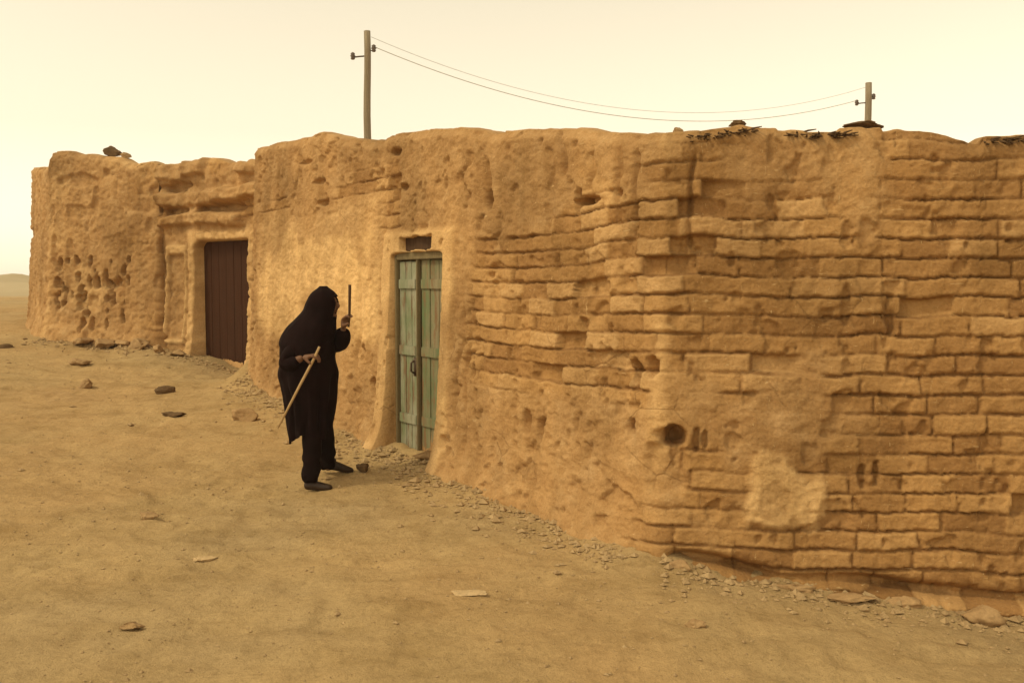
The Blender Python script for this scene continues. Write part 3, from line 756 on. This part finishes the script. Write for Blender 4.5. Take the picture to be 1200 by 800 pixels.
for k, (x, y, r, sq, lb) in enumerate([(-.24, 5.42, .075, (1.7, .6, .30), 'pale thin stone alone in the middle foreground dust'), (-1.93, 6.12, .06, (1.6, .7, .4), 'pale stone in the dust below the walking person'),
        (-1.95, 4.98, .055, (1.4, .8, .5), 'brown stone in the left foreground dust'), (-2.55, 6.9, .07, (1.4, .8, .4), 'tan stone in the dust left of the walking person'), (.95, 5.05, .05, (1.3, .9, .5), 'little stone in the dust before the bent house corner')]):
    rock(x, y, r, sq, lb, ['stone_pale', 'stone_pale', 'stone', 'stone', 'stone'][k], 40+k, group=G2, sink=.4)
G3 = 'mud clods fallen along the right wall'
for k, (s, r, sq, lb) in enumerate([(.78, .085, (1.8, .7, .40), 'long flat clod below the pale plaster patch'), (1.05, .10, (1.9, .8, .36), 'wide flat clod just right of the pale plaster patch'), (1.42, .08, (1.5, .8, .5), 'broken clod against the right wall foot'), (1.78, .12, (1.3, .8, .6), 'large clod at the right wall foot near the picture edge'), (.12, .06, (1.2, .9, .6), 'small clod at the bent corner of the house')]):
    p_ = onB(s, 0, .20+.05*(k % 2)); rock(p_.x, p_.y, r, sq, lb, 'clod', 60+k, 'clod', group=G3, rz=rzB, sink=.75, name='mud_clod')
# stones on the parapets
p_ = onB(1.18, 0, -.16); rock(p_.x, p_.y, .115, (1.15, .9, .26), 'flat dark stone slab on the right parapet in front of the pole', 'stone_dark', 70, z=topB(1.18)+.012, sink=.2, rz=rzB)
p_ = onB(.44, 0, -.14); rock(p_.x, p_.y, .05, (1.6, .9, .6), 'small dark lump of mud on the parapet top right of the corner', 'stone_dark', 71, z=topB(.44)+.01, sink=.3, rz=rzB)
p_ = onB(.09, 0, -.16); rock(p_.x, p_.y, .035, (1.2, .9, 1.0), 'tiny stone on the parapet right at the bent corner', 'stone', 72, z=topB(.12)+.01, sink=.3)
dL = (Vector((*G0, 0))-Vector((*H0, 0))).normalized(); p_ = Vector((*H0, 0))+dL*1.10+Vector((.05, .18, 0))
rock(p_.x, p_.y, .12, (1.2, .9, .8), 'dark stone on the roof edge of the pitted house', 'stone_dark', 73, z=3.60, sink=.25, rz=.4)
p_ = Vector((*H0, 0))+dL*1.30+Vector((.05, .18, 0)); rock(p_.x, p_.y, .10, (1.2, .9, .6), 'tan stone beside the dark one on the pitted house roof edge', 'stone', 74, z=3.555, sink=.3)

# gravel: uncountable small grit, denser along the wall feet
rr = np.random.RandomState(3); pts = []
for _ in range(3000):
    x = rr.uniform(-9, 4.5); y = rr.uniform(3.6, 16); pts.append((x, y, 0))
for _ in range(5000):
    x = rr.uniform(-4, 3.6); y = rr.uniform(3.8, 8.5); pts.append((x, y, 2))
for a, b_, nn in ((LL, CC, 2200), (CC, RR, 650), (H0, G0, 900), (G0, G1, 400)):
    a = np.array(a); b_ = np.array(b_); t_ = (b_-a)/np.linalg.norm(b_-a); no = np.array([t_[1], -t_[0]])
    for _ in range(nn):
        q = a+(b_-a)*rr.rand()+no*(.10+abs(rr.normal(0, .22))); pts.append((q[0], q[1], 1))
pts = np.array(pts)
sA = (pts[:, 0]-LL[0])*dA.x+(pts[:, 1]-LL[1])*dA.y; oA = (pts[:, 0]-LL[0])*nA.x+(pts[:, 1]-LL[1])*nA.y
sB = (pts[:, 0]-CC[0])*dB.x+(pts[:, 1]-CC[1])*dB.y; oB = (pts[:, 0]-CC[0])*nB.x+(pts[:, 1]-CC[1])*nB.y
keep = ~((sA > 0) & (oA < .06) & (oB < .03)) & ~((sB > -.2) & (oB < .10))
pts = pts[keep]; hz_ = ground(pts[:, 0], pts[:, 1])
base = np.array([(1, 0, 0), (-1, 0, 0), (0, 1, 0), (0, -1, 0), (0, 0, 1), (0, 0, -1)], float)
fcs = np.array([(0, 2, 4), (2, 1, 4), (1, 3, 4), (3, 0, 4), (2, 0, 5), (1, 2, 5), (3, 1, 5), (0, 3, 5)])
V, F = [], []
for (x, y, k), z in zip(pts, hz_):
    r = min(.005+rr.exponential(.0045 if k == 0 else .0085), .042) if k < 2 else min(.0025+rr.exponential(.0025), .012); a = rr.uniform(0, 6.28); ca, sa = math.cos(a), math.sin(a)
    q = base*(1+rr.uniform(-.35, .35, (6, 1)))*np.array([r*rr.uniform(.8, 1.5), r, r*rr.uniform(.45, .8)])
    q = np.stack([q[:, 0]*ca-q[:, 1]*sa, q[:, 0]*sa+q[:, 1]*ca, q[:, 2]], -1)+np.array([x, y, z+r*.15])
    F.append(fcs+6*len(V)); V.append(q)
me = bpy.data.meshes.new('gravel'); me.from_pydata(np.concatenate(V).tolist(), [], np.concatenate(F).tolist()); me.update()
o = link_mesh('gravel', me, M['grit'], smooth=False); tag(o, 'scattered tan grit and gravel on the dusty street', 'gravel', kind='stuff')

# ------------------------------------------------------------------ the walking person
def skin_obj(name, verts, edges, radii, sub=2, root=0):
    me = bpy.data.meshes.new(name); me.from_pydata([Vector(v) for v in verts], edges, []); me.update()
    o = bpy.data.objects.new(name, me); COL.objects.link(o)
    md = o.modifiers.new('skin', 'SKIN'); md.use_smooth_shade = True
    for i, r in enumerate(radii):
        sv_ = me.skin_vertices[0].data[i]; sv_.radius = (r, r) if not hasattr(r, '__len__') else r
        sv_.use_root = (i == root)
    s2 = o.modifiers.new('sub', 'SUBSURF'); s2.levels = sub; s2.render_levels = sub
    bpy.context.view_layer.update()
    dg = bpy.context.evaluated_depsgraph_get(); ev = o.evaluated_get(dg)
    m2 = bpy.data.meshes.new_from_object(ev); bpy.data.objects.remove(o); bpy.data.meshes.remove(me)
    return m2

def merge(name, meshes):
    bm = bmesh.new()
    for m_ in meshes: bm.from_mesh(m_)
    return bm_mesh(name, bm)

def ico(c, s, sub=3, rot=None):
    bm = bmesh.new(); bmesh.ops.create_icosphere(bm, subdivisions=sub, radius=1)
    Mx = Matrix.Translation(Vector(c)) @ (rot or Matrix.Identity(4)) @ Matrix.Diagonal((*s, 1))
    bmesh.ops.transform(bm, matrix=Mx, verts=bm.verts); return bm_mesh('t', bm)

px_, py_ = -1.535, 7.742
person = empty('person', (px_, py_, gz(px_, py_)))
tag(person, 'person in a long dark hooded robe walking stooped past the mud house', 'person')

def hand(wrist, dirv, palm_n, curl, L=.165, side=1):
    """palm + five fingers, curled towards palm_n"""
    d = Vector(dirv).normalized(); nrm = Vector(palm_n); nrm = (nrm-d*nrm.dot(d)).normalized(); a = d.cross(nrm)*side
    w_ = Vector(wrist); V = [w_, w_+d*.045, w_+d*.085]; E_ = [(0, 1), (1, 2)]; Rr = [(.024, .019), (.034, .017), (.036, .015)]
    for k, (off, ln) in enumerate(((-.027, .062), (-.009, .074), (.009, .070), (.026, .055))):
        b0 = w_+d*.083+a*off; p_ = b0; prev = len(V); V.append(b0+d*.008); Rr.append((.010, .010)); E_.append((2, prev))
        ang = 0
        for j in range(3):
            ang += curl; p_ = V[-1]+(d*math.cos(ang)+nrm*math.sin(ang))*(ln*(.42, .32, .26)[j]); V.append(p_); Rr.append((.0092-.0012*j,)*2); E_.append((len(V)-2, len(V)-1))
    t0 = len(V); V.append(w_+d*.03-a*.032+nrm*.012); Rr.append((.013, .013)); E_.append((1, t0))
    V.append(V[-1]+(d*.6-a*.35+nrm*.6).normalized()*.034); Rr.append((.0105,)*2); E_.append((t0, t0+1))
    V.append(V[-1]+(d*.55+nrm*.8+a*.25).normalized()*.028); Rr.append((.009,)*2); E_.append((t0+1, t0+2))
    return skin_obj('hand', V, E_, Rr, 2)

# body: pelvis, spine, neck, head, arms, legs as one skinned figure
bv = [(-.03, 0, .80), (-.07, 0, .95), (-.085, 0, 1.10), (-.05, 0, 1.20), (.0, 0, 1.265), (.045, 0, 1.33), (.075, 0, 1.42), (.085, 0, 1.49),
      (-.045, -.15, 1.185), (-.185, -.20, .985), (-.04, -.245, 1.055),           # near arm
      (-.02, .14, 1.19), (.195, .07, 1.13), (.228, -.03, 1.265),                  # far arm raised
      (-.03, -.09, .76), (-.01, -.095, .43), (-.03, -.09, .09), (-.01, .09, .76), (.035, .15, .45), (.042, .29, .09)]
be = [(0, 1), (1, 2), (2, 3), (3, 4), (4, 5), (5, 6), (6, 7), (3, 8), (8, 9), (9, 10), (3, 11), (11, 12), (12, 13), (0, 14), (14, 15), (15, 16), (0, 17), (17, 18), (18, 19)]
br_ = [.13, .12, .135, .10, .055, .05, .082, .075, .058, .042, .026, .058, .042, .026, .085, .058, .038, .085, .058, .038]
body = skin_obj('body', bv, be, br_, 2)
# face: nose, brow, lips, chin, ears; looks to the right and slightly down
fc = Vector((.082, 0, 1.445)); parts = [body]
parts.append(ico(fc, (.092, .072, .112), 4))
parts.append(ico(fc+Vector((.094, 0, -.005)), (.020, .013, .026), 3, Matrix.Rotation(-.3, 4, 'Y')))
parts.append(ico(fc+Vector((.076, 0, .030)), (.018, .048, .010), 3))
parts.append(ico(fc+Vector((.083, 0, -.046)), (.012, .024, .006), 3)); parts.append(ico(fc+Vector((.081, 0, -.057)), (.012, .021, .006), 3))
parts.append(ico(fc+Vector((.068, 0, -.088)), (.024, .030, .022), 3))
for sgn in (-1, 1): parts.append(ico(fc+Vector((-.005, sgn*.072, -.005)), (.017, .008, .03), 3))
parts.append(hand((-.045, -.245, 1.055), (.9, -.05, .12), (.1, .35, -1), .62))
parts.append(hand((.228, -.03, 1.262), (.22, -.25, 1.0), (.95, -.3, -.15), .70))
bo = link_mesh('body', merge('body', parts), M['skin'], person)
for sgn in (-1, 1):
    e = link_mesh('eye', ico(fc+Vector((.076, sgn*.030, .014)), (.012, .014, .009), 3), M['hair'], bo)

def loft(name, sections, nseg, fold=None, seed=0, gap=None, thick=.0, nz=60):
    """sections: (z, cx, cy, rx, ry)"""
    sec = np.array(sections); zz = np.linspace(sec[0, 0], sec[-1, 0], nz)
    # smooth interpolation of the section table
    def it(k):
        y = np.interp(zz, sec[:, 0], sec[:, k]); yp = np.pad(y, 3, mode='edge'); return np.convolve(yp, np.ones(7)/7, 'valid')
    cx, cy, rx, ry = it(1), it(2), it(3), it(4)
    th = np.linspace(0, 2*np.pi, nseg, endpoint=False)
    TH, ZZ = np.meshgrid(th, zz)
    f = 1.0
    if fold is not None: f = 1+fold(TH, ZZ)
    P = np.stack([cx[:, None]+rx[:, None]*np.cos(TH)*f, cy[:, None]+ry[:, None]*np.sin(TH)*f, ZZ], -1)
    return P, TH, ZZ
def cloth_obj(name, P, mat, parent, closed=True, th=.012, mask=None):
    me = grid_mesh(name, P, closed)
    if mask is not None:
        bm = bmesh.new(); bm.from_mesh(me); bm.verts.ensure_lookup_table()
        kill = [f for f in bm.faces if mask(f.calc_center_median())]
        bmesh.ops.delete(bm, geom=kill, context='FACES'); bm.to_mesh(me); bm.free()
    o = link_mesh(name, me, mat, parent)
    md = o.modifiers.new('solid', 'SOLIDIFY'); md.thickness = th; md.offset = 0
    return o
def robe_fold(T, Z):
    k = sst(1.2, .55, Z) if False else 1-sst(.45, 1.15, Z)
    a = .10*k*np.sin(9*T+2.2*vn(T*1.0, Z*2.2, seed=2)+1.5*Z) + .035*k*np.sin(17*T+3*vn(np.cos(T)*2, Z*3, seed=3))
    b_ = .045*fbm(np.cos(T)*2.2, np.sin(T)*2.2, Z*4.5, seed=9, oct=3)
    c_ = .03*np.sin(26*Z+3*np.cos(T-2.6)+2*vn(np.cos(T)*2, Z*3, seed=4))*box(Z, .85, 1.2, .08)
    return a+b_+c_
P, TH, ZZ = loft('robe', [(.425, -.038, 0, .150, .162), (.50, -.04, 0, .158, .175), (.62, -.038, 0, .172, .19), (.74, -.038, 0, .192, .21), (.83, -.052, 0, .210, .222), (.92, -.058, 0, .218, .228), (1.02, -.058, 0, .210, .228), (1.14, -.056, 0, .200, .225), (1.21, -.045, 0, .165, .19), (1.27, -.01, 0, .115, .13), (1.31, .01, 0, .09, .095)], 144, robe_fold, nz=90)
hem = np.clip(1-(ZZ-.425)/.25, 0, 1)
P[..., 2] += hem*(.028*np.sin(3*TH+.8)+.035*np.cos(TH)+.015*vn(np.cos(TH)*4, np.sin(TH)*4, seed=6))
robe = cloth_obj('robe', P, M['robe'], person)
def hood_fold(T, Z): return .05*fbm(np.cos(T)*2.5, np.sin(T)*2.5, Z*7, seed=19, oct=3)+.03*np.sin(30*Z+2*np.cos(T))
P, TH, ZZ = loft('hood', [(1.05, -.060, 0, .204, .226), (1.14, -.056, 0, .208, .230), (1.21, -.046, 0, .203, .215), (1.27, -.033, 0, .188, .188), (1.33, .008, 0, .154, .150), (1.39, .046, 0, .130, .124), (1.46, .060, 0, .128, .118), (1.52, .070, 0, .104, .097), (1.56, .074, 0, .060, .058), (1.585, .070, 0, .012, .012)], 120, hood_fold, nz=70)
def hmask(c): return c.x > .125 and abs(c.y) < .062 and 1.355 < c.z < 1.505
P[..., 2] += np.clip(1-(ZZ-1.05)/.12, 0, 1)*(.035*np.sin(2*TH+1.0)+.02*vn(np.cos(TH)*5, np.sin(TH)*5, seed=16))
hood = cloth_obj('hood', P, M['robe'], person, mask=hmask)
# sleeves
sl = skin_obj('sleeve', [(-.05, -.11, 1.19), (-.125, -.175, 1.09), (-.195, -.205, .985), (-.135, -.235, .995), (-.075, -.245, 1.035)], [(0, 1), (1, 2), (2, 3), (3, 4)], [.085, .085, .080, .062, .052], 2)
so = link_mesh('sleeve', sl, M['robe'], person)
sl = skin_obj('sleeve', [(-.01, .10, 1.18), (.10, .08, 1.14), (.195, .055, 1.135), (.215, .01, 1.20), (.222, -.02, 1.262)], [(0, 1), (1, 2), (2, 3), (3, 4)], [.09, .088, .082, .072, .058], 2)
link_mesh('sleeve', sl, M['robe'], person)
# trousers
tr = merge('trousers', [skin_obj('t', [(-.03, -.09, .74), (-.01, -.095, .43), (-.022, -.09, .22), (-.025, -.09, .06)], [(0, 1), (1, 2), (2, 3)], [.10, .085, .076, .070], 2),
                        skin_obj('t', [(-.01, .09, .74), (.03, .14, .45), (.036, .24, .24), (.040, .285, .10)], [(0, 1), (1, 2), (2, 3)], [.10, .09, .075, .066], 2)])
co = np.array([v.co[:] for v in tr.vertices]); wr = .009*np.sin(38*co[:, 2]+5*co[:, 0]*10+4*vn(co[:, 0]*12, co[:, 2]*6, seed=44))*(1-sst(.15, .45, co[:, 2]))+.012*fbm(co[:, 0]*14, co[:, 1]*14, co[:, 2]*7, seed=45, oct=3)
for v, k in zip(tr.vertices, wr): v.co += v.normal*float(k)
link_mesh('trousers', tr, M['trouser'], person)
def shoe(cx, cy, cz, pitch, yaw):
    m_ = merge('shoe', [skin_obj('s', [(-.075, 0, .045), (-.02, 0, .05), (.06, 0, .038), (.12, 0, .03), (.155, 0, .028)], [(0, 1), (1, 2), (2, 3), (3, 4)], [(.040, .040), (.042, .045), (.044, .036), (.042, .028), (.026, .022)], 2),
                        skin_obj('s', [(-.04, 0, .05), (-.04, 0, .12)], [(0, 1)], [.042, .045], 2)])
    m_.transform(Matrix.Translation((cx, cy, cz)) @ Matrix.Rotation(yaw, 4, 'Z') @ Matrix.Rotation(pitch, 4, 'Y'))
    return link_mesh('shoe', m_, M['shoe'], person)
shoe(-.01, -.09, .0, 0, -.1); shoe(.085, .31, gz(px_+.085, py_+.31)-gz(px_, py_)+.012, .22, .3)

# what the person holds
bm = bmesh.new(); Pp = Vector((px_, py_, person.location.z))
tube_bm(bm, [Pp+Vector(v) for v in ((.085, -.262, 1.135), (.045, -.268, 1.045), (-.06, -.275, .85), (-.15, -.272, .68), (-.235, -.262, .52))], [.009, .011, .0105, .009, .007], 10)
o = link_mesh('walking_cane', bm_mesh('walking_cane', bm), M['cane']); tag(o, 'light wooden cane held slanting behind by the walking person', 'cane')
bm = bmesh.new(); tube_bm(bm, [Pp+Vector(v) for v in ((.274, -.075, 1.275), (.283, -.078, 1.36), (.286, -.08, 1.48), (.289, -.082, 1.60))], [.009, .010, .011, .012], 9)
o = link_mesh('short_stick', bm_mesh('short_stick', bm), M['dark_stick']); tag(o, 'short dark stick held upright in the raised hand of the person', 'stick')

# ------------------------------------------------------------------ dust in the air
bm = bmesh.new(); bm_box(bm, (0, 70, 4.2), (520, 300, 10.6))
m = bpy.data.materials.new('dusty_air'); m.use_nodes = True; n = m.node_tree; n.nodes.clear()
pv = n.nodes.new('ShaderNodeVolumePrincipled'); pv.inputs['Color'].default_value = (.97, .93, .84, 1); pv.inputs['Density'].default_value = 0.0010
pv.inputs['Anisotropy'].default_value = 0.2
ou = n.nodes.new('ShaderNodeOutputMaterial'); n.links.new(pv.outputs[0], ou.inputs['Volume'])
o = link_mesh('haze', bm_mesh('haze', bm), m, smooth=False); tag(o, kind='stuff', label='pale dust hanging in the air', cat='haze')
